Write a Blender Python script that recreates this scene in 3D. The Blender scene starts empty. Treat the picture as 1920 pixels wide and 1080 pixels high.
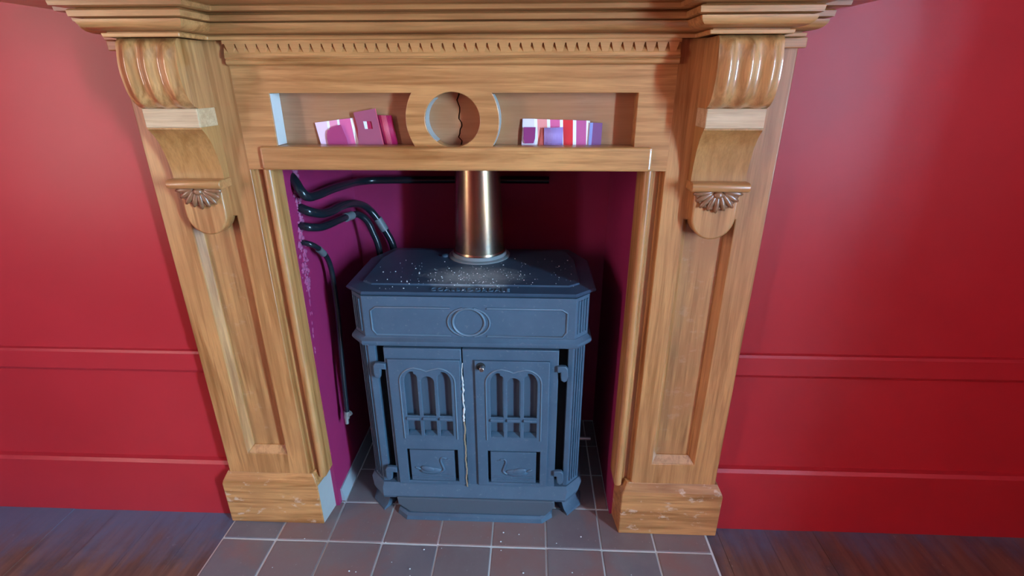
import bpy, bmesh, math, random
from mathutils import Vector, Matrix
PI = math.pi
random.seed(7)
SC = bpy.context.scene
COL = SC.collection

# ------------------------------------------------------------------ camera
def make_camera():
    p, y, r = math.radians(22.192), math.radians(2.326), math.radians(.11)
    f = Vector((-math.sin(y)*math.cos(p), math.cos(y)*math.cos(p), -math.sin(p)))
    rt = Vector((math.cos(y), math.sin(y), 0)); dn = f.cross(rt)
    c, s = math.cos(r), math.sin(r)
    R = c*rt + s*dn; D = -s*rt + c*dn
    M = Matrix(((R.x, -D.x, -f.x, 0), (R.y, -D.y, -f.y, 0), (R.z, -D.z, -f.z, 1.18), (0, 0, 0, 1)))
    cam = bpy.data.cameras.new('camera'); cam.sensor_width = 36; cam.lens = 953.65/1920*36
    cam.clip_start = .02
    o = bpy.data.objects.new('camera', cam); COL.objects.link(o); o.matrix_world = M
    SC.camera = o
make_camera()

# ------------------------------------------------------------------ world, window light, exposure
W = bpy.data.worlds.new('world'); SC.world = W; W.use_nodes = True
W.node_tree.nodes['Background'].inputs[0].default_value = (.62, .74, 1, 1)
W.node_tree.nodes['Background'].inputs[1].default_value = .25
def window_light(name, loc, rotz, w, h, power, color):
    l = bpy.data.lights.new(name, 'AREA'); l.shape = 'RECTANGLE'; l.size = w; l.size_y = h
    l.energy = power; l.color = color
    o = bpy.data.objects.new(name, l); COL.objects.link(o)
    o.location = loc; o.rotation_euler = (PI/2, 0, rotz)       # emits along local -Z
RW = (2.75, -1.58, -.76, .40, 2.20)      # right window: wall x, y from, y to, z from, z to
LW = (-2.30, -.57, -.30, .55, 2.05)     # left window
window_light('daylight_right', (RW[0]+.02, (RW[1]+RW[2])/2, (RW[3]+RW[4])/2), PI/2, RW[2]-RW[1], RW[4]-RW[3], 980, (.34, .70, 1))
window_light('daylight_left', (LW[0]-.10, (LW[1]+LW[2])/2, (LW[3]+LW[4])/2), -PI/2, LW[2]-LW[1], LW[4]-LW[3], 46, (1, .91, .84))
SC.view_settings.view_transform = 'Standard'; SC.view_settings.look = 'None'
SC.view_settings.gamma = 1; SC.view_settings.use_curve_mapping = False
SC.view_settings.exposure = 0.19

# ------------------------------------------------------------------ helpers
def finish(me, mats, smooth=None):
    for m in (mats if isinstance(mats, (list, tuple)) else [mats]): me.materials.append(m)
    if smooth is not None:
        for p in me.polygons: p.use_smooth = True
        me.set_sharp_from_angle(angle=math.radians(smooth))
def link(name, me, parent=None, bevel=0, seg=2):
    o = bpy.data.objects.new(name, me); COL.objects.link(o)
    if parent: o.parent = parent
    if bevel:
        b = o.modifiers.new('bevel', 'BEVEL'); b.width = bevel; b.segments = seg; b.limit_method = 'ANGLE'
        b.angle_limit = math.radians(35)
    return o
def obj(name, bm, mats, parent=None, bevel=0, smooth=None, seg=2, recalc=True):
    if recalc: bmesh.ops.recalc_face_normals(bm, faces=bm.faces)
    me = bpy.data.meshes.new(name); bm.to_mesh(me); bm.free()
    finish(me, mats, smooth)
    return link(name, me, parent, bevel, seg)
def B(): return bmesh.new()
def box(bm, x0, x1, y0, y1, z0, z1, mi=0):
    v = [bm.verts.new((x, y, z)) for z in (z0, z1) for y in (y0, y1) for x in (x0, x1)]
    for q in ((0,2,3,1),(4,5,7,6),(0,1,5,4),(1,3,7,5),(3,2,6,7),(2,0,4,6)):
        f = bm.faces.new([v[i] for i in q]); f.material_index = mi
    return bm
def hexa(bm, b4, t4):                    # bottom and top quads
    v = [bm.verts.new(p) for p in b4] + [bm.verts.new(p) for p in t4]
    for q in ((3,2,1,0),(4,5,6,7),(0,1,5,4),(1,2,6,5),(2,3,7,6),(3,0,4,7)): bm.faces.new([v[i] for i in q])
    return bm
def prism_xz(bm, poly, y0, y1, mi=0):    # polygon in x,z pushed along y
    a = [bm.verts.new((p[0], y0, p[1])) for p in poly]; b = [bm.verts.new((p[0], y1, p[1])) for p in poly]
    n = len(poly); fs = [bm.faces.new(a), bm.faces.new(b[::-1])]
    for i in range(n): fs.append(bm.faces.new((a[i], a[(i+1) % n], b[(i+1) % n], b[i])))
    for f in fs: f.material_index = mi
    return bm
def prism_xy(bm, poly, z0, z1, grow=0):  # polygon in x,y pushed along z (top may be scaled out)
    a = [bm.verts.new((p[0], p[1], z0)) for p in poly]; b = [bm.verts.new((p[0], p[1], z1)) for p in poly]
    n = len(poly); bm.faces.new(a[::-1]); bm.faces.new(b)
    for i in range(n): bm.faces.new((a[i], a[(i+1) % n], b[(i+1) % n], b[i]))
    return bm
def loft_xy(bm, rings):                  # list of (polygon, z)
    R = [[bm.verts.new((p[0], p[1], z)) for p in poly] for poly, z in rings]
    n = len(R[0])
    bm.faces.new(R[0][::-1]); bm.faces.new(R[-1])
    for a, b in zip(R, R[1:]):
        for i in range(n): bm.faces.new((a[i], a[(i+1) % n], b[(i+1) % n], b[i]))
    return bm
def prism_yz(bm, poly, x0, x1):
    a = [bm.verts.new((x0, p[0], p[1])) for p in poly]; b = [bm.verts.new((x1, p[0], p[1])) for p in poly]
    n = len(poly); bm.faces.new(a); bm.faces.new(b[::-1])
    for i in range(n): bm.faces.new((a[i], a[(i+1) % n], b[(i+1) % n], b[i]))
    return bm
def smooth_path(pts, n=6):               # Catmull-Rom
    P = [Vector(p) for p in pts]; P = [2*P[0]-P[1]] + P + [2*P[-1]-P[-2]]; out = []
    for i in range(1, len(P)-2):
        for k in range(n):
            t = k/n; a, b, c, d = P[i-1:i+3]
            out.append(.5*((2*b)+(c-a)*t+(2*a-5*b+4*c-d)*t*t+(3*b-a-3*c+d)*t**3))
    out.append(P[-2]); return out
def tube(bm, pts, r, seg=10, closed=False):
    P = [Vector(p) for p in pts]; n = len(P); rings = []; up = Vector((.31, .2, .93)).normalized()
    for i, p in enumerate(P):
        t = (P[(i+1) % n] - P[i-1]) if closed else (P[min(i+1, n-1)] - P[max(i-1, 0)])
        t.normalize(); a = up - t*up.dot(t)
        if a.length < 1e-4: a = t.orthogonal()
        a.normalize(); up = a; b = t.cross(a)
        rr = r(i/(n-1)) if callable(r) else r
        rings.append([bm.verts.new(p + rr*(math.cos(2*PI*k/seg)*a + math.sin(2*PI*k/seg)*b)) for k in range(seg)])
    m = n if closed else n-1
    for i in range(m):
        A, C = rings[i], rings[(i+1) % n]
        for k in range(seg): bm.faces.new((A[k], A[(k+1) % seg], C[(k+1) % seg], C[k]))
    if not closed: bm.faces.new(rings[0][::-1]); bm.faces.new(rings[-1])
    return bm
def lathe(bm, prof, cx=0, cy=0, seg=40): # (r, z) pairs
    R = [[bm.verts.new((cx+r*math.cos(2*PI*k/seg), cy+r*math.sin(2*PI*k/seg), z)) for k in range(seg)] for r, z in prof]
    for a, b in zip(R, R[1:]):
        for k in range(seg): bm.faces.new((a[k], a[(k+1) % seg], b[(k+1) % seg], b[k]))
    bm.faces.new(R[0][::-1]); bm.faces.new(R[-1]); return bm
def blob(bm, c, s, sub=2, rot=None):
    M = Matrix.Translation(c) @ (rot.to_4x4() if rot else Matrix()) @ Matrix.Diagonal((*s, 1))
    bmesh.ops.create_icosphere(bm, subdivisions=sub, radius=1, matrix=M); return bm
def arc(cx, cz, rx, rz, a0, a1, n):      # degrees
    return [(cx+rx*math.cos(math.radians(a0+(a1-a0)*i/n)), cz+rz*math.sin(math.radians(a0+(a1-a0)*i/n))) for i in range(n+1)]
def plate(name, outer, holes, y0, y1, mat, parent, bevel=0.0, smooth=40):
    """flat slab in the x-z plane with holes, front face at y0, rounded by bevel"""
    cu = bpy.data.curves.new('outline', 'CURVE'); cu.dimensions = '2D'; cu.fill_mode = 'BOTH'
    cu.extrude = max((y1-y0)/2-bevel, 0); cu.bevel_depth = bevel; cu.bevel_resolution = 2; cu.offset = -bevel
    for loop in [outer]+holes:
        s = cu.splines.new('POLY'); s.points.add(len(loop)-1); s.use_cyclic_u = True
        for p, q in zip(s.points, loop): p.co = (q[0], q[1], 0, 1)
    t = bpy.data.objects.new('outline', cu); COL.objects.link(t)
    dg = bpy.context.evaluated_depsgraph_get(); dg.update()
    me = bpy.data.meshes.new_from_object(t.evaluated_get(dg)); bpy.data.objects.remove(t); bpy.data.curves.remove(cu)
    me.transform(Matrix.Translation((0, (y0+y1)/2, 0)) @ Matrix.Rotation(PI/2, 4, 'X'))
    me.name = name; me.materials.clear(); finish(me, mat, smooth)
    return link(name, me, parent)
def empty(name, loc):
    o = bpy.data.objects.new(name, None); COL.objects.link(o); o.location = loc; o.empty_display_size = .05; return o
def tag(o, label=None, cat=None, group=None, kind=None):
    for k, v in (('label', label), ('category', cat), ('group', group), ('kind', kind)):
        if v: o[k] = v
    return o
def struct(name, bm, mat, **k): return tag(obj(name, bm, mat, **k), kind='structure')

# ------------------------------------------------------------------ materials
def mat(name, color, rough=.5, metal=0, spec=.5, coat=0):
    m = bpy.data.materials.new(name); m.use_nodes = True; n = m.node_tree.nodes['Principled BSDF']
    n.inputs['Base Color'].default_value = (*color, 1); n.inputs['Roughness'].default_value = rough
    n.inputs['Metallic'].default_value = metal; n.inputs['Specular IOR Level'].default_value = spec
    n.inputs['Coat Weight'].default_value = coat; n.inputs['Coat Roughness'].default_value = .15
    return m
class NT:
    def __init__(s, m): s.t = m.node_tree; s.b = s.t.nodes['Principled BSDF']
    def n(s, typ, **k):
        o = s.t.nodes.new(typ)
        for a, v in k.items(): setattr(o, a, v)
        return o
    def l(s, a, b): s.t.links.new(a, b)
    def coord(s, scale=(1, 1, 1), rot=(0, 0, 0)):
        c = s.n('ShaderNodeTexCoord'); m = s.n('ShaderNodeMapping')
        m.inputs['Scale'].default_value = scale; m.inputs['Rotation'].default_value = rot
        s.l(c.outputs['Object'], m.inputs['Vector']); return m.outputs[0]
    def noise(s, vec, scale, detail=4, rough=.55, dist=0):
        o = s.n('ShaderNodeTexNoise'); o.inputs['Scale'].default_value = scale; o.inputs['Detail'].default_value = detail
        o.inputs['Roughness'].default_value = rough; o.inputs['Distortion'].default_value = dist
        s.l(vec, o.inputs['Vector']); return o.outputs['Fac']
    def ramp(s, fac, stops):
        o = s.n('ShaderNodeValToRGB'); e = o.color_ramp.elements
        while len(e) < len(stops): e.new(.5)
        for q, (p, c) in zip(e, stops): q.position = p; q.color = (*c, 1) if len(c) == 3 else c
        s.l(fac, o.inputs[0]); return o.outputs[0]
    def mix(s, fac, a, b, mode='MIX'):
        o = s.n('ShaderNodeMix', data_type='RGBA', blend_type=mode)
        for i, v in ((0, fac), (6, a), (7, b)):
            if isinstance(v, (int, float)): o.inputs[i].default_value = v
            elif isinstance(v, tuple): o.inputs[i].default_value = (*v, 1)
            else: s.l(v, o.inputs[i])
        return o.outputs[2]
    def bump(s, h, strength, dist=.002):
        o = s.n('ShaderNodeBump'); o.inputs['Strength'].default_value = strength; o.inputs['Distance'].default_value = dist
        s.l(h, o.inputs['Height']); s.l(o.outputs[0], s.b.inputs['Normal'])
    def col(s, c): s.l(c, s.b.inputs['Base Color'])
G = lambda v: (v, v, v)

def pine(name, axis, light=(.62, .280, .092), dark=(.32, .112, .026), rough=.34, wear=0, blotch=.5):
    m = mat(name, light, rough+.08, coat=.55); t = NT(m); t.b.inputs['Coat Roughness'].default_value = .22
    st = {'x': (1.3, 26, 26), 'z': (26, 26, 1.3), 'y': (26, 1.3, 26)}[axis]
    v = t.coord(st); g = t.noise(v, 2.2, 5, .6, .6)
    c = t.ramp(g, [(.34, dark), (.47, tuple((a+b)/2 for a, b in zip(light, dark))), (.58, light)])
    fv = t.coord(tuple(q*5 for q in st)); fg = t.noise(fv, 2.5, 3)
    c = t.mix(.35, c, t.ramp(fg, [(.35, G(.55)), (.6, G(1))]), 'MULTIPLY')
    bl = t.noise(t.coord(), 5.5, 3, .5)
    c = t.mix(t.ramp(bl, [(.38, G(blotch)), (.62, G(0))]), c, (.40, .165, .055))
    if wear:
        w = t.noise(t.coord((1, 1, 1.6)), 26, 4, .65)
        c = t.mix(t.ramp(w, [(.60, G(0)), (.68, G(wear))]), c, (.66, .47, .33))
    t.col(c); t.bump(fg, .12, .001)
    return m
PINE_X = pine('pine_grain_sideways', 'x'); PINE_Z = pine('pine_grain_upright', 'z')
PINE_SCROLL = pine('pine_glossy_scroll', 'z'); _b = PINE_SCROLL.node_tree.nodes['Principled BSDF']
_b.inputs['Coat Weight'].default_value = 1; _b.inputs['Coat Roughness'].default_value = .05
PINE_PLINTH = pine('pine_scuffed', 'x', wear=.65)
PINE_PALE = pine('pine_lit_pale', 'x', (.66, .44, .25), (.52, .32, .16), .5, blotch=.2)  # same pine made paler; the lit look of the bracket blocks is coloured in
PINE_COVE = pine('pine_cove', 'z', (.50, .24, .07), (.38, .16, .04), .3, blotch=.35)
PINE_BURL = pine('pine_panel_mottled', 'z', (.58, .27, .088), (.30, .115, .032), .42, wear=.12, blotch=.9)
PINE_DARK = pine('pine_carved_dark', 'x', (.24, .10, .05), (.15, .06, .03), .3)
PINE_REC = pine('pine_recessed_panel', 'x', (.40, .19, .095), (.31, .13, .06), .45, blotch=.7)

def plaster(name, c1, c2, rough, bump=.05):
    m = mat(name, c1, rough); t = NT(m)
    n = t.noise(t.coord(), 2.5, 5, .6); t.col(t.ramp(n, [(.35, c1), (.65, c2)]))
    t.bump(t.noise(t.coord(), 60, 3), bump, .002); return m
RED = plaster('red_wall_paint', (.41, .017, .023), (.46, .021, .028), .39)
PLUM = plaster('magenta_alcove_paint', (.27, .013, .078), (.32, .017, .092), .55, .15)
PLASTER = mat('bare_plaster', (.52, .28, .36), .85)
CEIL = mat('ceiling_cream', (.24, .25, .26), .9)

def iron():
    m = mat('stove_slate_paint', (.085, .10, .12), .52); t = NT(m)
    n = t.noise(t.coord(), 9, 6, .65); f = t.noise(t.coord(), 120, 3, .6)
    c = t.ramp(n, [(.3, (.046, .082, .124)), (.7, (.066, .108, .155))])
    c = t.mix(t.ramp(f, [(.62, G(0)), (.75, G(.35))]), c, (.22, .24, .25)); t.col(c)
    t.bump(f, .25, .0012); return m
IRON = iron()
IRON_EDGE = mat('stove_paint_rubbed', (.105, .150, .195), .45)
def iron_top():
    m = mat('stove_top_dusty', (.03, .035, .045), .42); t = NT(m)
    tc = t.n('ShaderNodeTexCoord'); mp = t.n('ShaderNodeMapping'); mp.inputs['Location'].default_value = (-.005, -.165, 0)
    mp.inputs['Scale'].default_value = (1, 1.7, 0); t.l(tc.outputs['Object'], mp.inputs['Vector'])
    ln = t.n('ShaderNodeVectorMath', operation='LENGTH'); t.l(mp.outputs[0], ln.inputs[0])
    n = t.noise(t.coord(), 22, 6, .7)
    ad = t.n('ShaderNodeMath', operation='MULTIPLY_ADD'); t.l(n, ad.inputs[0]); ad.inputs[1].default_value = .16; t.l(ln.outputs['Value'], ad.inputs[2])
    d = t.ramp(ad.outputs[0], [(.11, G(.95)), (.23, G(0))])
    base = t.ramp(t.noise(t.coord(), 7, 4), [(.3, (.030, .056, .095)), (.7, (.044, .076, .120))])
    t.col(t.mix(d, base, (.40, .42, .42)))
    r = t.n('ShaderNodeMapRange'); t.l(d, r.inputs[0]); r.inputs[3].default_value = .40; r.inputs[4].default_value = .9
    t.l(r.outputs[0], t.b.inputs['Roughness']); t.bump(n, .1, .001); return m
IRON_TOP = iron_top()
IRON_DARK = mat('shaded_gap_black', (.012, .012, .013), .8)  # near-black; shade of slots, recesses and holes is put into the colour
PANE = mat('sooty_stove_glass', (.060, .090, .125), .4)
ROPE = mat('frayed_rope_white', (.62, .60, .56), .9); ROPE_RUST = mat('frayed_rope_rusty', (.30, .20, .12), .9)
CHROME = mat('worn_steel', (.45, .40, .38), .3, 1)
CRUMB = mat('plaster_crumb', (.70, .72, .72), .9)
def flue_mat():
    m = mat('heat_tinted_steel', (.5, .36, .22), .27, 1); t = NT(m)
    n = t.noise(t.coord((3, 3, 1.2)), 3.0, 4, .6, .5)
    c = t.ramp(n, [(.28, (.46, .33, .15)), (.45, (.40, .26, .15)), (.58, (.31, .24, .19)), (.75, (.42, .33, .20))])
    s = t.noise(t.coord((60, 60, 2)), 3, 3); c = t.mix(.3, c, t.ramp(s, [(.3, G(.6)), (.7, G(1))]), 'MULTIPLY')
    t.col(c); t.bump(t.noise(t.coord(), 14, 3), .1, .002); return m
FLUE = flue_mat()
PIPE = mat('black_gloss_pipe_paint', (.010, .013, .018), .24)
PIPE_CHIP = plaster('chipped_pipe_paint', (.03, .04, .05), (.16, .17, .18), .5)
VALVE = mat('dull_valve_metal', (.42, .40, .38), .4, .7)

def tile_mat():
    m = mat('quarry_tile', (.12, .07, .06), .4); t = NT(m)
    oi = t.n('ShaderNodeObjectInfo')
    base = t.ramp(oi.outputs['Random'], [(0, (.165, .135, .14)), (.3, (.225, .13, .12)), (.5, (.14, .125, .14)), (.7, (.26, .13, .105)), (.85, (.145, .12, .125)), (1, (.19, .15, .155))])
    va = t.n('ShaderNodeVectorMath', operation='ADD'); tc = t.n('ShaderNodeTexCoord'); t.l(tc.outputs['Object'], va.inputs[0])
    ml = t.n('ShaderNodeMath', operation='MULTIPLY'); t.l(oi.outputs['Random'], ml.inputs[0]); ml.inputs[1].default_value = 40; t.l(ml.outputs[0], va.inputs[1])
    n = t.noise(va.outputs[0], 9, 6, .65)
    c = t.mix(t.ramp(n, [(.35, G(0)), (.7, G(.6))]), base, (.22, .18, .175))
    rd = t.noise(va.outputs[0], 5.5, 4, .6); c = t.mix(t.ramp(rd, [(.52, G(0)), (.66, G(.65))]), c, (.25, .115, .095))
    f = t.noise(t.coord(), 90, 3); c = t.mix(t.ramp(f, [(.66, G(0)), (.74, G(.5))]), c, (.36, .34, .33))
    t.col(c); t.bump(n, .15, .002); return m
TILE = tile_mat(); GROUT = plaster('pale_grout', (.55, .53, .50), (.72, .70, .67), .85)
def floor_mat():
    m = mat('worn_floorboard', (.16, .07, .04), .33); t = NT(m)
    oi = t.n('ShaderNodeObjectInfo')
    g = t.noise(t.coord((18, .9, 18)), 2, 5, .6, .5)
    c = t.ramp(g, [(.3, (.10, .048, .036)), (.5, (.165, .080, .055)), (.7, (.22, .112, .074))])
    w = t.noise(t.coord((1, 1, 1)), 7, 6, .7)
    c = t.mix(t.ramp(w, [(.5, G(0)), (.68, G(.7))]), c, (.065, .055, .060))
    p = t.noise(t.coord(), 55, 4, .7); c = t.mix(t.ramp(p, [(.66, G(0)), (.72, G(.6))]), c, (.30, .24, .22))
    c = t.mix(.4, c, t.ramp(oi.outputs['Random'], [(0, G(.85)), (1, G(1))]), 'MULTIPLY')
    # grey-blue tint on the boards, growing towards the wall and the left
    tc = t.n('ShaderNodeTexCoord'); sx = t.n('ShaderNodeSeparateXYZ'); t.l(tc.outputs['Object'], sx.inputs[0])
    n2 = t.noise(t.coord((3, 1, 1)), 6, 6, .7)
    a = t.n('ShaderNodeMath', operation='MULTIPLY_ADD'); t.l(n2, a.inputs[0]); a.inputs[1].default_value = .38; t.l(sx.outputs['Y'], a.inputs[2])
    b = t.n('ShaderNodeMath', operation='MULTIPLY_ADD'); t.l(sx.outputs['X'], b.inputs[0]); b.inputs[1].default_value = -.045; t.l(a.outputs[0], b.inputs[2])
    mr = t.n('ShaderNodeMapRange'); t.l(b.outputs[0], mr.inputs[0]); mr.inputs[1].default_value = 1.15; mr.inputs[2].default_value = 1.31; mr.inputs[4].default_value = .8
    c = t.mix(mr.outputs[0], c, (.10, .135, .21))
    t.col(c); t.l(t.ramp(w, [(.3, G(.28)), (.7, G(.5))]), t.b.inputs['Roughness']); t.bump(g, .2, .002); return m
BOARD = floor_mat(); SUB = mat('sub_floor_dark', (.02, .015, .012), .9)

# ------------------------------------------------------------------ room shell
XC, YF = -.166, 1.09                     # mantel centre line and front plane of its pilasters
YW = 1.125                               # red wall
AL, AR, AB = -.565, .238, 1.59           # alcove cheeks and back
X0, X1, YB, H = -2.30, 2.16, -3.6, 2.75
fl = struct('floor', box(B(), X0-.1, X1+.5, YB-.1, AB+.05, -.08, -.030), SUB)
struct('ceiling', box(B(), X0-.1, X1+.5, YB-.1, AB+.1, H, H+.08), CEIL)
struct('wall_front_left', box(B(), X0-.1, AL-.021, YW, AB+.1, -.03, H), RED)
struct('wall_front_right', box(B(), AR+.021, X1+.5, YW, AB+.1, -.03, H), RED)
struct('wall_front_top', box(B(), AL-.021, AR+.021, YW, AB+.1, 1.255, H), RED)
BUFF = mat('red_wall_matt', (.42, .022, .022), .8)
struct('wall_rear', box(B(), X0-.1, X1+.5, YB-.1, YB, -.03, H), BUFF)
for nm, xa, xb, w in (('wall_left', X0-.1, X0, LW), ('wall_right', X1, RW[0], RW)):  # unseen right wall is made thick so its window jamb shades the front wall
    bm = B()
    box(bm, xa, xb, YB, w[1], -.03, H); box(bm, xa, xb, w[2], YW, -.03, H)
    box(bm, xa, xb, w[1], w[2], -.03, w[3]); box(bm, xa, xb, w[1], w[2], w[4], H)
    struct(nm, bm, BUFF)
WHITE = mat('white_window_paint', (.8, .8, .78), .4)
for i, (xx, w) in enumerate(((X0-.05, LW), (RW[0]-.04, RW))):
    bm = B()
    fr = .05 if i else .012
    for a, b in ((w[1], w[1]+fr), (w[2]-fr, w[2]), ((w[1]+w[2])/2-fr*.7, (w[1]+w[2])/2+fr*.7)): box(bm, xx-.02, xx+.02, a, b, w[3], w[4])
    for a, b in ((w[3], w[3]+.05), (w[4]-.05, w[4]), ((w[3]+w[4])/2-.02, (w[3]+w[4])/2+.02)): box(bm, xx-.02, xx+.02, w[1], w[2], a, b)
    struct('window_%d' % (i+1), bm, WHITE)
# skirting and rail on either side of the mantel
for nm, xa, xb, dz in (('left', X0, -.83, 0), ('right', .50, X1, .018)):
    bm = B(); prism_yz(bm, [(YW, -.03), (YW-.018, -.03), (YW-.018, .178+dz), (YW-.012, .187+dz), (YW, .190+dz)], xa, xb)
    struct('baseboard_'+nm, bm, RED)
    bm = B(); prism_yz(bm, [(YW, .470+dz), (YW-.006, .472+dz), (YW-.012, .482+dz), (YW-.012, .530+dz), (YW-.008, .536+dz), (YW, .538+dz)], xa, xb)
    struct('trim_1' if nm == 'left' else 'trim_2', bm, RED)
# alcove
wl = struct('wall_alcove_left', box(B(), AL-.02, AL, YW+.02, AB, 0, 1.25), PLUM)
struct('wall_alcove_right', box(B(), AR, AR+.02, YW+.02, AB, 0, 1.25), PLUM)
struct('wall_alcove_back', box(B(), AL-.02, AR+.02, AB, AB+.02, 0, 1.25), PLUM)
struct('baseboard_alcove', hexa(B(), [(AL, YW+.04, 0), (AL+.012, YW+.04, 0), (AL+.012, AB, 0), (AL, AB, 0)], [(AL, YW+.04, .045), (AL+.004, YW+.04, .045), (AL+.004, AB, .045), (AL, AB, .045)]), mat('grey_alcove_skirting', (.30, .33, .36), .6))
# rough plaster seam where the pipes leave the cheek
bm = B()
for k in range(150):
    z = random.uniform(.69, 1.0); y = 1.183 + (z-.82)*.09 + random.gauss(0, .010)
    s = random.uniform(.002, .0065)
    blob(bm, (AL+.001, y, z), (s*.6, s*random.uniform(.7, 1.5), s*random.uniform(.8, 1.8)), 1)
for k in range(20):
    z = random.uniform(.52, .69); blob(bm, (AL+.0005, 1.172+(z-.69)*.12+random.gauss(0, .002), z), (.0015, .002, .006), 1)
o = obj('plaster_lumps', bm, plaster('rough_filler', (.32, .03, .12), (.42, .13, .24), .9), wl, smooth=60); o['kind'] = 'stuff'

# floorboards
pw = .135
xs = X0; k = 0
while xs < X1:
    xe = min(xs+pw, X1)
    def plank(xa, xb, ya, yb):
        if xb-xa < .01: return
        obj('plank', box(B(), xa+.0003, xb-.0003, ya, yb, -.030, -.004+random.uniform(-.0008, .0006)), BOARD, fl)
    if xe <= -.852 or xs >= .500: plank(xs, xe, -1.4, YW-.018)
    elif xs < -.852: plank(xs, xe, -1.4, .575); plank(xs, -.852, .575, YW-.018)
    elif xe > .500: plank(xs, xe, -1.4, .575); plank(.500, xe, .575, YW-.018)
    else: plank(xs, xe, -1.4, .575)
    xs += pw; k += 1

# hearth
he = empty('hearth', (-.176, 1.08, 0))
tag(he, 'flat hearth of worn brown quarry tiles with pale grout under the stove', 'hearth')
ox, oy = -.176, 1.08
bm = B(); box(bm, -.852-ox, .500-ox, .575-oy, 1.16-oy, -.03, -.0025); box(bm, AL-ox, AR-ox, 1.16-oy, AB-oy, -.03, -.0025)
obj('grout_bed', bm, GROUT, he)
xg = [-.850, -.699, -.552, -.401, -.2465, -.099, .0505, .201, .3475, .497]
yg = [.578, .726, .872, 1.018, 1.160, 1.302, 1.444, 1.588]
shared = {}
for j in range(len(yg)-1):
    for i in range(len(xg)-1):
        a, b = xg[i], xg[i+1]
        if yg[j] > 1.1:
            a, b = max(a, AL), min(b, AR)
            if b-a < .01: continue
        ga = .0045 if (i in (0, 1, 8) and j < 4) else .0034
        r0 = .0048 if j in (3, 4) else .0025; r1 = .0048 if j in (2, 3) else .0025
        w, h = b-a, yg[j+1]-yg[j]
        bm = box(B(), -w/2+ga*.6, w/2-ga*.6, -h/2+r0*.6, h/2-r1*.6, -.025, 0)
        o = obj('tile', bm, TILE, he, bevel=.0022)
        o.location = ((a+b)/2-ox, (yg[j]+yg[j+1])/2-oy, random.uniform(-.0008, .0006))
        o.rotation_euler = (random.gauss(0, .002), random.gauss(0, .002), random.gauss(0, .003))

# ------------------------------------------------------------------ mantelpiece (local x = from centre, y = behind pilaster face)
mp = empty('mantelpiece', (XC, YF, 0))
tag(mp, 'carved orange pine fireplace surround with scrolled brackets, framing the stove', 'fireplace surround')
def mir(poly, s): return [(s*p[0], *p[1:]) for p in poly]
for s in (-1, 1):
    # plinth
    bm = B()
    a0, a1, b0, b1 = .420, .690, .436, .675
    r = [(s*a0, -.014), (s*a1, -.014), (s*a1, .034), (s*a0, .034)]
    if s < 0: r[3] = (s*.408, .075)
    else: r[3] = (s*.408, .075)
    t = [(s*b0, 0), (s*b1, 0), (s*b1, .034), (s*.400, .072)]
    loft_xy(bm, [(r, 0), (r, .138), ([(s*(a0+.003), -.012), (s*(a1-.003), -.012), (s*(a1-.003), .034), (s*.406, .074)], .147), (t, .171)])
    obj('plinth', bm, PINE_PLINTH, mp, bevel=.0025)
    # pilaster: frame with an opening, chamfer and panel inside it
    u0, u1, z0, z1 = .443, .669, .165, 1.256
    h0, h1, k0, k1 = .495, .604, .235, .900
    pl = plate('pilaster', mir([(u0, z0), (u1, z0), (u1, z1), (u0, z1)], s), [mir([(h0, k0), (h1, k0), (h1, k1), (h0, k1)], s)], 0, .034, PINE_Z, mp, bevel=.003)
    bm = B(); c, d = .017, .022
    O = [bm.verts.new((s*x, .001, z)) for x, z in ((h0-.002, k0-.002), (h1+.002, k0-.002), (h1+.002, k1+.002), (h0-.002, k1+.002))]
    I = [bm.verts.new((s*x, d-.004, z)) for x, z in ((h0+c*.7, k0+c), (h1-c*.7, k0+c), (h1-c*.7, k1), (h0+c*.7, k1))]
    J = [bm.verts.new((v.co.x, d, v.co.z)) for v in I]
    for i in range(4):
        bm.faces.new((O[i], O[(i+1) % 4], I[(i+1) % 4], I[i])); bm.faces.new((I[i], I[(i+1) % 4], J[(i+1) % 4], J[i]))
    obj('chamfer', bm, PINE_Z, pl, recalc=False)
    bm = B(); box(bm, min(s*h0, s*h1)-.001, max(s*h0, s*h1)+.001, d, .034, k0, k1)
    obj('panel', bm, PINE_BURL, pl)
    # stepped strip at the opening
    prof = [(.444, .034), (.444, .014), (.4375, .0135), (.436, .018), (.422, .018), (.4205, .012)] + \
           [(.4105+.010*math.cos(q), .012-.009*math.sin(q)) for q in [PI*i/8 for i in range(9)]] + [(.400, .075), (.444, .075)]
    obj('jamb_strip', prism_xy(B(), [(s*p[0], p[1]) for p in prof], (.155), 1.004), PINE_Z, mp, smooth=50)
    # necking block beside the bracket
    obj('necking', box(B(), *sorted((s*.606, s*.677)), -.013, .034, 1.236, 1.2545), PINE_X, mp, bevel=.002)

# frieze frame with two long openings and a round one
R1, RC, ZC, hz = .097, .0565, 1.105, .052
a = math.degrees(math.asin(hz/R1))
lh = [(-.374, ZC+hz), (-.374, ZC-hz)] + arc(0, ZC, R1, R1, 180+a, 180-a, 14)
rh = [(-x, z) for x, z in lh]
plate('frieze_frame', [(-.446, 1.003), (.446, 1.003), (.446, 1.214), (-.446, 1.214)], [lh, rh, arc(0, ZC, RC, RC*.955, 0, 354, 59)], 0, .040, PINE_X, mp, bevel=.0015)
PALE = plaster('pale_reveal', (.52, .52, .51), (.62, .62, .61), .55, .4)  # thin pale skins over faces turned to the right
PALE2 = plaster('pale_reveal_grey', (.30, .30, .29), (.38, .38, .37), .5, .3)
obj('reveal_strip', box(B(), -.3735, -.3715, .002, .0395, ZC-hz+.001, ZC+hz-.001), PALE, mp)['label'] = 'pale strip in the left end of the frieze'
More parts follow.
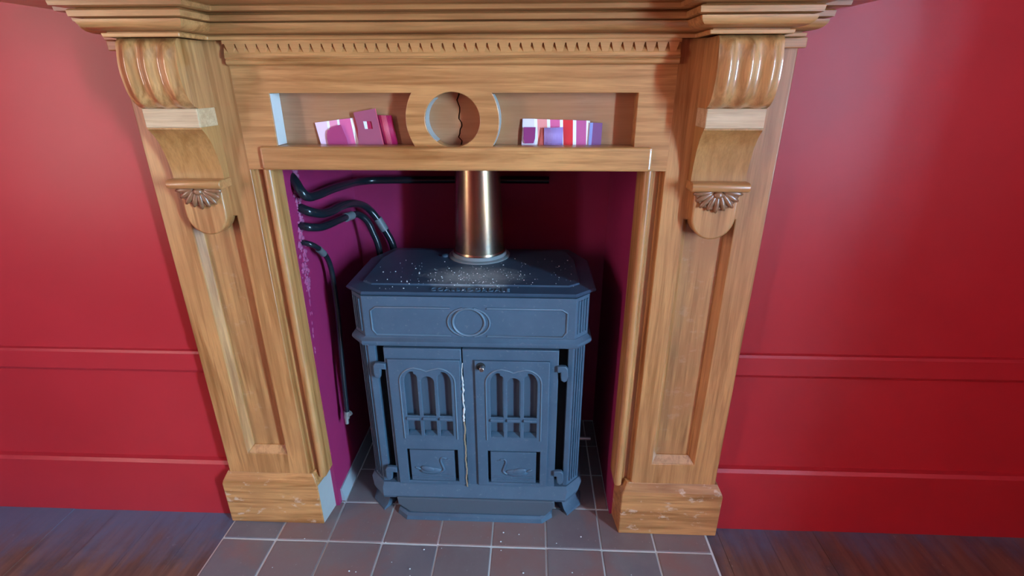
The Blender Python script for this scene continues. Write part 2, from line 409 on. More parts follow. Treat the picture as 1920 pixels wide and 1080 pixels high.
for r0, aa, ab, nn in ((R1, -a+2, a-2, 12), (RC-.0014, 128, 232, 14)):
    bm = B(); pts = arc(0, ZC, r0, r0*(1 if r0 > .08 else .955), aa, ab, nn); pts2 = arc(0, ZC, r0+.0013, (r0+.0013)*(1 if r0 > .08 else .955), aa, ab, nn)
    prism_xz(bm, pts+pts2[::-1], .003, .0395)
    obj('reveal_strip', bm, PALE2, mp)['label'] = 'pale curved edge of the round boss'
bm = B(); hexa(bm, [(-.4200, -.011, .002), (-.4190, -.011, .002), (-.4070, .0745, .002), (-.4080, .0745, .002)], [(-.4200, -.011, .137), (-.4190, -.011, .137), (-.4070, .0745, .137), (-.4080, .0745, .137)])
obj('side_face', bm, PALE2, mp)['label'] = 'pale inner side of the left plinth'
crack = [(.010+random.uniform(-.0025, .0025)+.003*math.sin(q*1.3), 1.045+q*.0075) for q in range(18)]
fp = empty('back_panel', (0, 0, 0)); fp.parent = mp
bpy.data.objects.remove(fp)
bm = B(); prism_xz(bm, [(-.385, 1.045)] + [(x-.0014, z) for x, z in crack] + [(-.385, crack[-1][1])], .040, .052)
obj('back_panel', bm, PINE_REC, mp)
bm = B(); prism_xz(bm, [(.385, 1.045)] + [(x+.0014, z) for x, z in crack] + [(.385, crack[-1][1])], .040, .052)
obj('back_panel', bm, PINE_REC, mp)
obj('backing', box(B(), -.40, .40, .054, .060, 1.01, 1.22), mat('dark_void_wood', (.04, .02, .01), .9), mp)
# proud bottom rail
pr = [(-.412, 1.003), (.412, 1.003), (.412, 1.0525), (-.412, 1.0525)]
obj('lintel_rail', prism_xz(B(), pr, -.009, .036), PINE_X, mp, bevel=.006, seg=3)

def sweep(path, prof, close=False):
    """mitred moulding: path in x,y; prof = (outward offset, z) list"""
    bm = B(); n = len(path); rings = []
    for i, p in enumerate(path):
        p = Vector(p)
        d0 = (p-Vector(path[i-1])).normalized() if i else None
        d1 = (Vector(path[i+1])-p).normalized() if i < n-1 else None
        d0 = d0 or d1; d1 = d1 or d0
        n0 = Vector((d0.y, -d0.x)); n1 = Vector((d1.y, -d1.x)); m = n0+n1
        m = m/(1+n0.dot(n1))
        rings.append([bm.verts.new((p.x+m.x*o, p.y+m.y*o, z)) for o, z in prof])
    k = len(prof)
    for A, C in zip(rings, rings[1:]):
        for i in range(k): bm.faces.new((A[i], A[(i+1) % k], C[(i+1) % k], C[i]))
    bm.faces.new(rings[0]); bm.faces.new(rings[-1][::-1])
    return bm
yc, yb = -.020, -.105                     # fillet line at the centre and over the brackets
path = [(-.664, .034), (-.664, yc-.012), (-.609, yc-.012), (-.609, yb), (-.467, yb), (-.467, yc), (.467, yc), (.467, yb), (.609, yb), (.609, yc-.012), (.664, yc-.012), (.664, .034)]
def prof(outline): return outline + [(-.014, outline[-1][1]), (-.014, outline[0][1])]
obj('cornice_core', sweep(path, prof([(-.006, 1.2535), (-.006, 1.262), (.013, 1.281), (.018, 1.297), (.030, 1.3085)])), PINE_X, mp)
obj('fillet_moulding', sweep(path, prof([(0, 1.2535), (.001, 1.2602)])), PINE_X, mp, bevel=.001, seg=1)
cy = [(-.002, 1.2622)] + [(.004+.020*math.sin(PI/2*i/8), 1.2635+.0165*(1-math.cos(PI/2*i/8))) for i in range(9)] + [(.024, 1.2802)]
obj('cyma_moulding', sweep(path, prof(cy)), PINE_X, mp, smooth=40)
obj('fascia_moulding', sweep(path, prof([(.024, 1.2822), (.0285, 1.2838), (.0295, 1.293), (.026, 1.2955)])), PINE_X, mp, smooth=30)
obj('bed_moulding', sweep(path, prof([(.040, 1.2978), (.0445, 1.299), (.0455, 1.306), (.043, 1.3085)])), PINE_X, mp, smooth=30)
obj('mantel_shelf', box(B(), -.768, .768, -.215, .034, 1.3085, 1.336), PINE_X, mp, bevel=.004)
# dentil course
db = obj('dentil_board', prism_yz(B(), [(.034, 1.224), (-.0135, 1.224), (-.0135, 1.229), (-.0075, 1.246), (-.014, 1.247), (-.014, 1.2535), (.034, 1.2535)], -.444, .444), PINE_X, mp)
bm = B(); hexa(bm, [(-.0048, -.0125, 1.229), (.0048, -.0125, 1.229), (.0048, .0, 1.229), (-.0048, .0, 1.229)], [(-.0100, -.014, 1.2475), (.0100, -.014, 1.2475), (.0100, .0, 1.2475), (-.0100, .0, 1.2475)])
bmesh.ops.recalc_face_normals(bm, faces=bm.faces)
dm = bpy.data.meshes.new('dentil'); bm.to_mesh(dm); bm.free(); finish(dm, PINE_X)
for i in range(41):
    o = link('dentil', dm, db); o.location = (-.43+i*.0215, 0, 0)
obj('frieze_moulding', prism_yz(B(), [(.034, 1.2085), (-.004, 1.2085), (-.010, 1.211), (-.0115, 1.217), (-.008, 1.2195), (-.0125, 1.221), (-.0125, 1.2245), (.034, 1.2245)], -.446, .446), PINE_X, mp, bevel=.001, seg=1)

# scrolled brackets
def bracket(s):
    cu, hw = .548, .0565
    scroll = [(.078, 1.2535), (.089, 1.243), (.0955, 1.225), (.099, 1.205), (.0985, 1.185), (.095, 1.165), (.088, 1.148), (.077, 1.136), (.064, 1.130)]
    P = [(v.x, v.y) for v in smooth_path([(d, z, 0) for d, z in scroll], 3)]
    nc = 36; bm = B(); rows = []
    for d, z in P:
        tz = min(1, max(0, (1.2535-z)/.02)); amp = .0015+.0055*tz
        row = []
        for i in range(nc+1):
            f = i/nc; rib = -.5-.5*math.cos(2*PI*f*3) if 0 < f < 1 else -1.0
            rib = -abs(rib)**.8
            row.append(bm.verts.new((s*(cu+hw*(2*f-1)), -(d+amp*rib), z)))
        rows.append(row)
    for A, C in zip(rows, rows[1:]):
        for i in range(nc): bm.faces.new((A[i], A[i+1], C[i+1], C[i]))
    for e in (0, nc):                    # cheeks of the scroll
        x = rows[0][e].co.x
        a, b = bm.verts.new((x, .0, rows[0][e].co.z)), bm.verts.new((x, .0, rows[-1][e].co.z))
        bm.faces.new([r_[e] for r_ in rows]+[b, a])
    bx = [bm.verts.new((s*(cu-hw), 0, P[-1][1])), bm.verts.new((s*(cu+hw), 0, P[-1][1]))]
    bm.faces.new([v for v in rows[-1]]+[bx[1], bx[0]])
    br = obj('bracket', bm, PINE_SCROLL, mp, smooth=50)
    blk = B(); box(blk, *sorted((s*(cu-hw+.001), s*(cu+hw-.001))), -.063, 0, 1.094, 1.1305)
    obj('fillet_block', blk, PINE_PALE, br, bevel=.002)
    cove = [(0, 1.0945), (-.060, 1.0945)] + [(-v.x, v.y) for v in smooth_path([(.060, 1.091, 0), (.048, 1.078, 0), (.036, 1.058, 0), (.027, 1.03, 0), (.0215, 1.003, 0), (.021, .983, 0)], 4)] + [(0, .983)]
    obj('cove', prism_yz(B(), cove, s*(cu-hw+.001), s*(cu+hw-.001)), PINE_COVE, br, smooth=35)
    bar = [(0, .987), (-.040, .987), (-.046, .984), (-.0485, .978), (-.046, .971), (-.040, .968), (0, .968)]
    obj('bracket_bar', prism_yz(B(), bar, s*(cu-hw-.002), s*(cu+hw+.002)), PINE_X, br, smooth=50, bevel=.002)
    # half-round drop
    hr = [(-.046, .968), (-.046, .912)] + arc(0, .912, .046, .049, 180, 360, 20)[1:] + [(.046, .968)]
    plate('half_round_drop', [(s*cu+x, z) for x, z in hr], [], -.026, .012, PINE_Z, mp, bevel=.0045)
    # carved half rosette
    rc = obj('rosette_carving', prism_xz(B(), [(s*cu+x, z) for x, z in arc(0, .966, .046, .038, 180, 360, 16)], -.031, -.022), PINE_DARK, mp, bevel=.003, smooth=50)
    for i in range(9):
        ang = math.radians(186+i*21); L = .0225
        bm = B(); rot = Matrix.Rotation(-ang, 3, 'Y')
        blob(bm, (s*cu+math.cos(ang)*.030, -.0315, .967+math.sin(ang)*.0235), (L*(.9 if i % 2 else 1), .0052, .0062), 2, rot)
        obj('petal', bm, PINE_DARK, rc, smooth=70)
    bm = B(); blob(bm, (s*cu, -.034, .961), (.0105, .007, .008), 2); obj('boss', bm, PINE_DARK, rc, smooth=70)
for s in (-1, 1): bracket(s)

# ------------------------------------------------------------------ stove (local x = from centre, y = behind the front)
st = empty('wood_stove', (-.156, 1.15, 0))
tag(st, 'slate grey cast iron stove with two arched window doors in the alcove', 'stove')
def octo(w, c, y0, y1, bc=0.0):          # plan with front chamfers
    p = [(-w+c, y0), (w-c, y0), (w, y0+c*1.05), (w, y1-bc), (w-bc, y1), (-w+bc, y1), (-w, y1-bc), (-w, y0+c*1.05)]
    return p
# firebox, set back
obj('firebox', box(B(), -.27, .27, .034, .31, .06, .60), IRON_DARK, st)
for s in (-1, 1):
    obj('side_plate', box(B(), *sorted((s*.294, s*.300)), .045, .325, .07, .57), IRON, st)
    inner = .248 if s < 0 else .254
    pst = obj('corner_post', prism_xy(B(), [(s*inner, .002), (s*.266, .0), (s*.300, .036), (s*.300, .06), (s*.288, .062), (s*inner, .034)], .085, .552), IRON, st, bevel=.0015)
    for k in range(4):
        f = .2+.2*k; x, y = .266+.034*f, .036*f
        obj('flute', tube(B(), [(s*(x+.001), y-.0005, .11), (s*(x+.001), y-.0005, .545)], .0022, 6), IRON, pst, smooth=60)
obj('back_plate', box(B(), -.30, .30, .318, .328, .07, .68), IRON, st)
# upper box
fb = obj('upper_casting', prism_xy(B(), octo(.304, .036, -.002, .33), .552, .684), IRON, st, bevel=.0015)
def bead(name, pts, r=.0027, closed=True, parent=fb, mt=IRON_EDGE, y=-.0025):
    return obj(name, tube(B(), [(x, y, z) for x, z in pts], r, 6, closed), mt, parent, smooth=60)
for s in (-1, 1):
    a1 = arc(0, .616, .053, .041, 68, -68, 10)
    c = .010
    out = [(.046, .655), (.244-c, .655), (.247, .655-c), (.247, .578+c+.004), (.247-c, .578), (.046, .578)]
    bead('panel_bead', [(s*x, z) for x, z in out], closed=False)
    bead('panel_bead', [(s*x, z) for x, z in arc(0, .616, .0535, .0405, 75, -75, 14)], closed=False)
bead('ring_bead', arc(0, .6165, .040, .0375, 0, 350, 35), .0036)
for s in (-1, 1):
    for k in range(4):
        f = .2+.2*k; x, y = .268+.036*f, -.002+.0378*f
        obj('flute', tube(B(), [(s*(x+.001), y-.0005, .585), (s*(x+.001), y-.0005, .675)], .0024, 6), IRON, fb, smooth=60)
def grown(e): return octo(.304+e, .036+e*.25, -.002-e, .33)
obj('ledge_moulding', loft_xy(B(), [(grown(.001), .546), (grown(.008), .550), (grown(.011), .557), (grown(.010), .563), (grown(.004), .569), (grown(.001), .573)]), IRON, st, smooth=35)
# top plate
def top(e, yb=.365): return [(-.268+e*.4, 0+e), (.268-e*.4, 0+e), (.321-e, .046+e*.4), (.321-e, .262-e*.4), (.272-e*.4, yb-e), (-.272+e*.4, yb-e), (-.321+e, .262-e*.4), (-.321+e, .046+e*.4)]
tp = obj('top_plate', loft_xy(B(), [(top(.010), .684), (top(.002), .686), (top(0), .690), (top(.004), .694), (top(.040), .698), (top(.043), .7015)]), IRON_TOP, st, smooth=25)
obj('flue_collar', lathe(B(), [(.060, .700), (.090, .700), (.090, .704), (.086, .7065), (.080, .707), (.079, .716), (.074, .717)], .002, .280, 48), mat('dusty_collar', (.20, .22, .23), .6), st, smooth=40)
bm = B(); lathe(bm, [(.0105, .700), (.0105, .706), (.006, .708)], -.098, .262, 16); obj('bolt_head', bm, IRON, st, smooth=40)
# embossed lettering along the front of the top
fc = bpy.data.curves.new('raised_lettering', 'FONT'); fc.body = 'COALBROOKDALE'; fc.size = .0215; fc.extrude = .0012; fc.align_x = 'CENTER'; fc.space_character = 1.12
t_ = bpy.data.objects.new('t', fc); COL.objects.link(t_); dg = bpy.context.evaluated_depsgraph_get(); dg.update()
me = bpy.data.meshes.new_from_object(t_.evaluated_get(dg)); bpy.data.objects.remove(t_)
me.transform(Matrix.Translation((.004, .012, .6960)) @ Matrix.Rotation(math.radians(6), 4, 'X')); me.materials.clear(); finish(me, IRON); link('raised_lettering', me, tp)

# doors
def window_holes(cx):
    H_ = []
    for k in (-1, 0, 1):
        x = cx+k*.0448; w = .0172
        H_.append([(x-w, .271), (x+w, .271), (x+w, .3195), (x-w, .3195)])
        if k == 0: H_.append([(x-w, .336), (x+w, .336)] + arc(x, .444, w, .0165, 0, 180, 12))
        else:
            top_ = arc(0, .441, .0215, .034, 0, 100, 8)           # outer quarter arch
            lo = [(-w, .336), (w, .336)] + [(w-.0215+px, pz) for px, pz in top_] + arc(-w+.010, .458, .010, .010, 100, 180, 4)
            H_.append([(x+k*px, pz) for px, pz in lo][::1 if k > 0 else -1])
    return H_
def door(s, x0, x1, cx, pa, pb, r0, r1):
    d = plate('door', [(x0, .095), (x1, .095), (x1, .541), (x0, .541)], [[(cx-.068, .262), (cx+.068, .262), (cx+.068, .482), (cx-.068, .482)], [(pa-.001, .110), (pb+.001, .110), (pb+.001, .225), (pa-.001, .225)]], -.006, .012, IRON, st, bevel=.0025)
    panel = [(pa, .111), (pb, .111), (pb, .224), (pa, .224)]
    plate('raised_face', [(r0, .100), (r1, .100), (r1, .511), (r0, .511)], window_holes(cx)+[panel], -.0125, -.005, IRON, d, bevel=.002)
    ap = [(cx-.0735, .262), (cx-.0735, .445)] + arc(cx-.028, .445, .0455, .042, 180, 95, 7)[1:] + [(cx-.012, .482), (cx, .477), (cx+.012, .482)] + arc(cx+.028, .445, .0455, .042, 85, 0, 7)[:-1] + [(cx+.0735, .445), (cx+.0735, .262)]
    bead('arch_moulding', ap, .0026, False, d, IRON_EDGE, -.0125)
    bar = B()
    for k in (-1, 0, 1): tube(bar, [(cx+k*.0448-.0175, -.0125, .328), (cx+k*.0448+.0175, -.0125, .328)], .0055, 8)
    obj('glazing_bar', bar, IRON, d, smooth=60)
    sl = B()
    for k in (-1, 0, 1): hexa(sl, [(cx+k*.0448-.017, -.0125, .266), (cx+k*.0448+.017, -.0125, .266), (cx+k*.0448+.017, .004, .266), (cx+k*.0448-.017, .004, .266)], [(cx+k*.0448-.017, -.0125, .2715), (cx+k*.0448+.017, -.0125, .2715), (cx+k*.0448+.017, .004, .278), (cx+k*.0448-.017, .004, .278)])
    obj('window_ledge', sl, IRON, d)
    obj('pane', box(B(), cx-.067, cx+.067, .0055, .0085, .263, .481), PANE, d)
    # swan plaque
    q = plate('swan_plaque', [(pa+.0075, .1120), (pb-.0105, .1120), (pb-.0105, .2195), (pa+.0075, .2195)], [], -.0105, .004, IRON, d, bevel=.001)
    obj('plaque_recess', box(B(), pa-.004, pb+.004, .0045, .008, .106, .229), IRON_DARK, d)
    px = (pa+pb)/2; f = -s                                      # the swans face each other
    y = -.0108; bm = B()
    blob(bm, (px-f*.008, y, .148), (.034, .0045, .0135), 2)
    blob(bm, (px-f*.014, y-.0006, .154), (.024, .0052, .0105), 2, Matrix.Rotation(f*math.radians(14), 3, 'Y'))
    blob(bm, (px-f*.044, y, .156), (.010, .0036, .0042), 2, Matrix.Rotation(f*math.radians(25), 3, 'Y'))
    tube(bm, smooth_path([(px+f*.020, y, .143), (px+f*.030, y, .153), (px+f*.026, y, .170), (px+f*.022, y, .186), (px+f*.027, y, .195), (px+f*.034, y, .193)], 5), lambda t: .0042-.0016*t, 7)
    blob(bm, (px+f*.0345, y, .1925), (.0055, .0028, .0038), 2); blob(bm, (px+f*.043, y, .1895), (.0055, .0018, .0016), 1)
    obj('swan_relief', bm, IRON, q, smooth=70)
    bm = B()
    for z, xa, xb in ((.1345, -.055, .052), (.128, -.060, .058), (.1215, -.048, .045)):
        tube(bm, [(px+xa+(xb-xa)*i/12, y, z+.0008*math.sin(i*1.7)) for i in range(13)], .0016, 5)
    obj('water_relief', bm, IRON, q, smooth=70)
    for z0_, up in ((.453, 1), (.112, 1)):                       # hook hinges
        hx = s*.238; bm = B()
        zt = z0_+.047
        hook = [(x1-.004 if s > 0 else x0+.004, zt-.020), (hx-s*.003, zt-.019), (hx-s*.003, zt-.030), (hx-s*.001, zt-.043), (hx+s*.007, zt-.048), (hx+s*.014, zt-.044), (hx+s*.017, zt-.032), (hx+s*.016, zt-.008), (hx+s*.010, zt-.001), (hx, zt), (x1-.004 if s > 0 else x0+.004, zt-.002)]
        plate('hinge', hook, [], -.0145, -.002, IRON, d, bevel=.003)
    return d
door(-1, -.225, -.0225, -.1145, -.187, -.0435, -.216, -.026)
rd = door(1, -.0195, .230, .1135, .041, .187, .012, .207)
bm = B(); bmesh.ops.create_cone(bm, cap_ends=True, segments=16, radius1=.0115, radius2=.0115, depth=.002, matrix=Matrix.Translation((.029, -.0135, .495)) @ Matrix.Rotation(PI/2, 4, 'X'))
obj('latch_hole', bm, IRON_DARK, rd)
bm = B(); bmesh.ops.create_cone(bm, cap_ends=True, segments=12, radius1=.008, radius2=.0062, depth=.016, matrix=Matrix.Translation((.032, -.021, .494)) @ Matrix.Rotation(PI/2, 4, 'X'))
o = obj('latch_spindle', bm, CHROME, rd, smooth=40, bevel=.001); o['label'] = 'shiny bare metal latch stub'
# rope seal hanging out of the door gap
rp = lambda z, j: (-.0205+.0012*math.sin(z*90)+random.gauss(0, j), -.0135, z)
o = obj('rope_seal', tube(B(), [rp(.505-.0055*i, .0007) for i in range(34)], lambda t: random.uniform(.0012, .0034) if t > .2 else .0011, 6), ROPE, st, smooth=70); o['label'] = 'frayed white rope in the gap between the doors'
o = obj('rope_seal', tube(B(), [rp(.322-.0058*i, .0004) for i in range(40)], .0022, 6), ROPE_RUST, st, smooth=70); o['label'] = 'rusty brown lower length of door rope'
# base
obj('base_casting', loft_xy(B(), [(octo(.285, .035, -.004, .33), .055), (octo(.296, .036, -.030, .33), .064), (octo(.300, .040, -.034, .33), .074), (octo(.311, .045, -.018, .33), .088), (octo(.306, .042, -.006, .33), .098)]), IRON, st, smooth=25)
ap = [(-.222, .070), (.230, .070), (.232, .050), (.205, .016), (-.185, .016), (-.220, .046)]
obj('front_apron', prism_xz(B(), ap, -.037, -.012), mat('apron_dusty_paint', (.062, .078, .098), .6), st, bevel=.003)
obj('ash_lip', loft_xy(B(), [([(-.196, -.049), (.196, -.049), (.226, -.026), (.226, .01), (-.226, .01), (-.226, -.026)], 0), ([(-.193, -.047), (.193, -.047), (.224, -.023), (.224, .01), (-.224, .01), (-.224, -.023)], .013), ([(-.19, -.040), (.19, -.040), (.220, -.018), (.220, .01), (-.220, .01), (-.220, -.018)], .018)]), IRON, st, smooth=25)
for s in (-1, 1):
    P_ = [(.258, -.006), (.300, .038), (.304, .075), (.27, .075), (.238, .03)]
    def g(e): return [(s*(x+(e if i < 3 else 0)), y-(e if i < 2 else 0)) for i, (x, y) in enumerate(P_)]
    obj('foot', loft_xy(B(), [(g(.012), 0), (g(.011), .006), (g(.002), .016), (g(-.004), .035), (g(.0), .058)]), IRON, st, smooth=30)
    obj('foot', box(B(), *sorted((s*.25, s*.30)), .27, .32, 0, .06), IRON, st, bevel=.003)
obj('back_skirt', box(B(), -.26, .26, .04, .05, 0, .06), IRON_DARK, st)
bm = B(); bmesh.ops.create_cone(bm, cap_ends=True, segments=12, radius1=.006, radius2=.005, depth=.05, matrix=Matrix.Translation((.322, .15, .146)) @ Matrix.Rotation(PI/2, 4, 'Y'))
o = obj('side_bolt', bm, VALVE, st, smooth=40); o['label'] = 'bare metal bolt end on the side'

# flue
fpz = empty('flue_pipe', (-.154, 1.43, .707))
tag(fpz, 'heat-tinted bronze coloured steel flue pipe rising from the stove top', 'flue pipe')
obj('pipe_body', lathe(B(), [(.0735, .0005), (.0728, .02), (.066, .16), (.0625, .25), (.060, .56)], 0, 0, 64), FLUE, fpz, smooth=40)
obj('pipe_ring', lathe(B(), [(.0748, .0005), (.0762, .004), (.0762, .012), (.0745, .016)], 0, 0, 64), FLUE, fpz, smooth=40)

# black pipes in the alcove
def pipe(label, pts, r, joints=(), n=6):
    o = obj('heating_pipe', tube(B(), smooth_path(pts, n), r, 14), PIPE, None, smooth=70); tag(o, label, 'pipe', 'black pipes in the left of the alcove')
    for a, b, e in joints:
        j = obj('coupling', tube(B(), [a, b], e, 14), PIPE_CHIP, o, smooth=40); j['label'] = 'coupling with chipped paint'
    return o
pipe('uppermost black pipe, running level along the alcove back to behind the flue', [(-.572, 1.192, .972), (-.556, 1.178, .960), (-.540, 1.166, .940), (-.532, 1.178, .926), (-.529, 1.226, .920), (-.528, 1.32, .916), (-.527, 1.42, .908), (-.522, 1.50, .901), (-.49, 1.545, .898), (-.42, 1.555, .898), (-.20, 1.557, .90), (.05, 1.557, .90)], .0112)
pipe('thick black pipe second from the top, arching over and down behind the stove', [(-.574, 1.203, .896), (-.556, 1.194, .892), (-.540, 1.196, .885), (-.531, 1.235, .871), (-.528, 1.29, .863), (-.527, 1.37, .860), (-.523, 1.46, .846), (-.508, 1.525, .818), (-.484, 1.540, .778), (-.462, 1.545, .735), (-.444, 1.548, .68), (-.438, 1.548, .55), (-.438, 1.548, .30)], .0115, [((-.484, 1.540, .780), (-.466, 1.5445, .742), .0135)])
pipe('thick black pipe third from the top with chipped elbow joint', [(-.574, 1.187, .853), (-.556, 1.180, .853), (-.540, 1.182, .850), (-.530, 1.215, .841), (-.527, 1.26, .835), (-.526, 1.33, .829), (-.526, 1.43, .818), (-.518, 1.475, .808), (-.502, 1.492, .785), (-.490, 1.497, .75), (-.476, 1.50, .69), (-.470, 1.50, .55), (-.470, 1.50, .30)], .0100, [((-.526, 1.385, .8225), (-.526, 1.435, .8165), .0125)])
p4 = pipe('thin lowest black pipe dropping down the left cheek to a valve', [(-.574, 1.183, .811), (-.558, 1.177, .812), (-.544, 1.180, .807), (-.537, 1.198, .793), (-.534, 1.234, .760), (-.533, 1.252, .722), (-.532, 1.254, .67), (-.531, 1.248, .57), (-.530, 1.225, .42), (-.530, 1.212, .285)], .0068, [((-.5365, 1.203, .788), (-.5345, 1.225, .768), .0088)])
bm = B(); tube(bm, [(-.530, 1.213, .292), (-.533, 1.212, .268)], .0085, 12); tube(bm, [(-.536, 1.211, .272), (-.519, 1.213, .286)], .0065, 10); tube(bm, [(-.534, 1.212, .268), (-.534, 1.211, .250)], .0058, 10)
o = obj('drain_valve', bm, VALVE, p4, smooth=50); o['label'] = 'dull metal drain valve at the foot'

# ------------------------------------------------------------------ paint cards on the frieze ledge
def cm(n, c): return mat('card_'+n, tuple(((v/255)/12.92 if v/255 <= .04045 else ((v/255+.055)/1.055)**2.4) for v in c), .5)
CW, CPP, CPK, CHP = cm('white', (246, 242, 244)), cm('pale_pink', (240, 205, 228)), cm('pink', (236, 150, 180)), cm('hot_pink', (220, 100, 150))
CMG, CMV, CCR, CRO = cm('magenta', (165, 55, 105)), cm('mauve', (158, 78, 102)), cm('crimson', (170, 25, 75)), cm('rose', (205, 85, 105))
CSA, CRD, CMP, CVI = cm('salmon', (240, 150, 145)), cm('red', (228, 45, 50)), cm('mauve_pink', (195, 90, 145)), cm('violet', (125, 75, 125))
CDP, COR, CLV, CLI, CPL = cm('dark_plum', (135, 45, 105)), cm('burnt_orange', (190, 85, 75)), cm('lavender', (165, 135, 195)), cm('lilac_edge', (140, 150, 205)), cm('pale_lilac', (226, 214, 232))
zl = 1.0531                              # top of the ledge
def card(name, cat, label, regions, y, lean=.06, group='paint cards on the frieze ledge', depth=.0008):
    """regions: (polygon, material) side by side in x,z; leans back a little"""
    cx = sum(p[0] for p in regions[0][0])/len(regions[0][0])
    bm = B(); ms = []
    for poly, m in regions:
        if m not in ms: ms.append(m)
        P = [(p[0]-cx, p[1]-zl) for p in poly]
        prism_xz(bm, P, -depth, 0, ms.index(m))
    for v in bm.verts: v.co.y += v.co.z*lean
    o = obj(name, bm, ms); o.location = (cx, y, zl)
    return tag(o, label, cat, group)
def strip(x0b, x1b, x0t, x1t, zt0, zt1, zb=zl): return [(x0b, zb), (x1b, zb), (x1t, zt1), (x0t, zt0)]
card('paint_chart', 'paint card', 'pale pink and hot pink striped paint chart, left end of the left ledge',
     [(strip(-.460, -.440, -.468, -.442, 1.097, 1.100), CPP), (strip(-.440, -.434, -.442, -.4365, 1.100, 1.1007), CW),
      (strip(-.434, -.417, -.4365, -.4195, 1.1007, 1.103), CPK), (strip(-.417, -.412, -.4195, -.4145, 1.103, 1.1037), CW),
      (strip(-.412, -.3835, -.4145, -.3905, 1.1037, 1.106), CHP), (strip(-.3835, -.3765, -.3905, -.384, 1.106, 1.107), CW),
      (strip(-.3765, -.330, -.384, -.337, 1.107, 1.112), CRO)], 1.1235)
card('torn_paint_scrap', 'paint card', 'torn dark magenta scrap in front of the pale pink striped chart',
     [([(-.4415, zl), (-.399, zl), (-.401, 1.066), (-.406, 1.080), (-.4105, 1.0935), (-.418, 1.092), (-.427, 1.0895), (-.4345, 1.0865), (-.437, 1.083), (-.4405, 1.082), (-.4425, 1.074), (-.4435, 1.064)], CMG)], 1.1185)
mv = [strip(-.3775, -.3665, -.3855, -.373, 1.1135, 1.1148)]
# mauve card with a window cut in it, built from four pieces round the hole
o = card('swatch_card', 'paint card', 'tall mauve paint card with a small window cut in it',
     [([(-.3755, zl), (-.3215, zl), (-.3265, 1.085), (-.3735, 1.085)], CMV), ([(-.3735, 1.085), (-.3585, 1.085), (-.361, 1.1005), (-.3765, 1.1005)], CMV),
      ([(-.341, 1.085), (-.3265, 1.085), (-.329, 1.1005), (-.343, 1.1005)], CMV), ([(-.3765, 1.1005), (-.329, 1.1005), (-.3335, 1.126), (-.380, 1.118)], CMV),
      ([(-.3215, zl), (-.320, zl), (-.332, 1.1265), (-.3335, 1.126)], CRO)], 1.1165)
card('paint_scrap', 'paint card', 'white and crimson scrap showing through the window of the mauve card',
     [([(-.363, 1.080), (-.3525, 1.080), (-.3545, 1.104), (-.365, 1.104)], CW), ([(-.3525, 1.080), (-.336, 1.080), (-.338, 1.104), (-.3545, 1.104)], CCR)], 1.1195)
# crimson curled card
bm = B(); n = 12; ms = [CCR, CRO]
for i in range(n):
    def pt(k, top_):
        f = k/n; x = -.3245+.033*f - (.008 if top_ else 0); y = -.007*math.sin(PI*f)
        return (x+.31, y, .060-.001*f if top_ else 0)
    v = [bm.verts.new(p) for p in (pt(i, 0), pt(i+1, 0), pt(i+1, 1), pt(i, 1))]
    f = bm.faces.new(v); f.material_index = 1 if 4 <= i < 8 else 0
o = obj('curled_card', bm, ms, smooth=60, recalc=False); o.location = (-.31, 1.124, zl)
sm = o.modifiers.new('thick', 'SOLIDIFY'); sm.thickness = .0007
tag(o, 'curled crimson paint card right of the mauve card', 'paint card', 'paint cards on the frieze ledge')
# right-hand group
card('paint_chart', 'paint card', 'pink, red and white striped paint chart leaning on the right ledge',
     [(strip(-.0245, .004, -.0225, .0015, 1.1055, 1.1055), CPL), (strip(.004, .0105, .0015, .008, 1.1055, 1.105), CW), (strip(.0105, .031, .008, .0285, 1.105, 1.1045), CSA),
      (strip(.031, .0375, .0285, .035, 1.1045, 1.104), CW), (strip(.0375, .058, .035, .0555, 1.104, 1.1035), CHP), (strip(.058, .0645, .0555, .062, 1.1035, 1.1035), CW),
      (strip(.0645, .0845, .062, .083, 1.1035, 1.103), CRD), (strip(.0845, .0915, .083, .090, 1.103, 1.1025), CW), (strip(.0915, .1125, .090, .111, 1.1025, 1.102), CMP),
      (strip(.1125, .120, .111, .1185, 1.102, 1.1015), CW)], 1.1225)
card('paint_scrap', 'paint card', 'dark plum paint scrap at the left end of the right striped chart',
     [([(-.018, 1.056), (.001, 1.0565), (.004, 1.066), (.005, 1.089), (-.020, 1.089), (-.0205, 1.066)], CDP)], 1.1185)
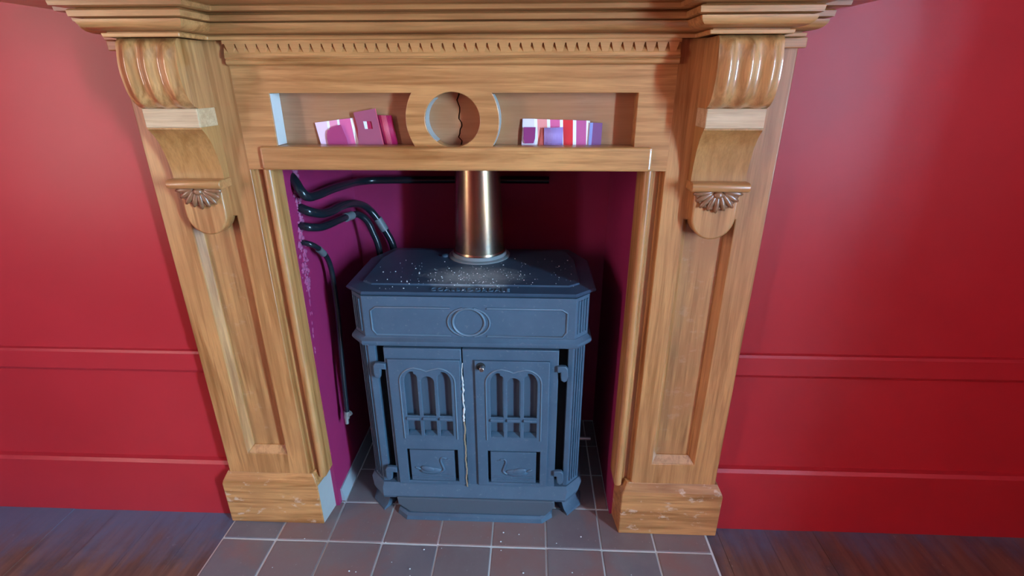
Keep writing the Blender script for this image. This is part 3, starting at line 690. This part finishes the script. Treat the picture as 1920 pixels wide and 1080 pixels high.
card('paint_scrap', 'paint card', 'burnt orange paint scrap beside the lavender card on the right ledge',
     [([(.012, zl), (.030, zl), (.032, 1.087), (.0185, 1.088), (.0165, 1.072)], COR)], 1.1185)
bm = B()
for i in range(24):
    def pt(k, top_):
        f = k/24; x = -.019+.040*f; z = (.035+.0015*f) if top_ else 0
        return (x, -.006*math.sin(PI*f), z)
    v = [bm.verts.new(p) for p in (pt(i, 0), pt(i+1, 0), pt(i+1, 1), pt(i, 1))]; f = bm.faces.new(v); f.material_index = 0
o = obj('curled_card', bm, [CLV], smooth=60, recalc=False); o.location = (.0415, 1.1165, zl)
sm = o.modifiers.new('thick', 'SOLIDIFY'); sm.thickness = .0007
tag(o, 'curled lavender paint card in the middle of the right striped chart', 'paint card', 'paint cards on the frieze ledge')
card('swatch_card', 'paint card', 'violet paint card at the far right end of the right ledge group',
     [(strip(.117, .1235, .1185, .125, 1.098, 1.098), CLI), (strip(.1235, .1435, .125, .1445, 1.098, 1.0975), CVI)], 1.1195)

# ------------------------------------------------------------------ crumbs of plaster
bm = B(); rs = random.Random(3)
for k in range(260):
    if k < 150: x, y = rs.gauss(.005, .080), rs.gauss(.095, .05)
    else: x, y = rs.uniform(-.27, .27), rs.uniform(.012, .25)
    if not (.006 < y < .30) or abs(x) > .29 or math.hypot(x, y-.28) < .095: continue
    e = max(0, min(1, (y-.006)/.036)); z = .6955+.0062*e
    s = rs.choice((.0006, .0008, .0008, .001, .0012, .0016))
    blob(bm, (x, y, z+s*.4), (s*rs.uniform(.8, 1.6), s*rs.uniform(.8, 1.4), s*.7), 1)
o = obj('plaster_crumbs', bm, CRUMB, smooth=60); o.location = (-.156, 1.15, 0)
tag(o, 'white plaster crumbs scattered over the stove top around the flue', 'debris', kind='stuff')
bm = B()
for k in range(60):
    x, y = rs.uniform(-.8, .55), rs.uniform(.60, 1.07)
    s = rs.choice((.0012, .0016, .0022)); blob(bm, (x, y, .0005+s*.4), (s*1.3, s, s*.6), 1)
o = obj('floor_crumbs', bm, CRUMB, smooth=60)
tag(o, 'tiny white plaster specks scattered over the hearth tiles in front of the stove', 'debris', kind='stuff')
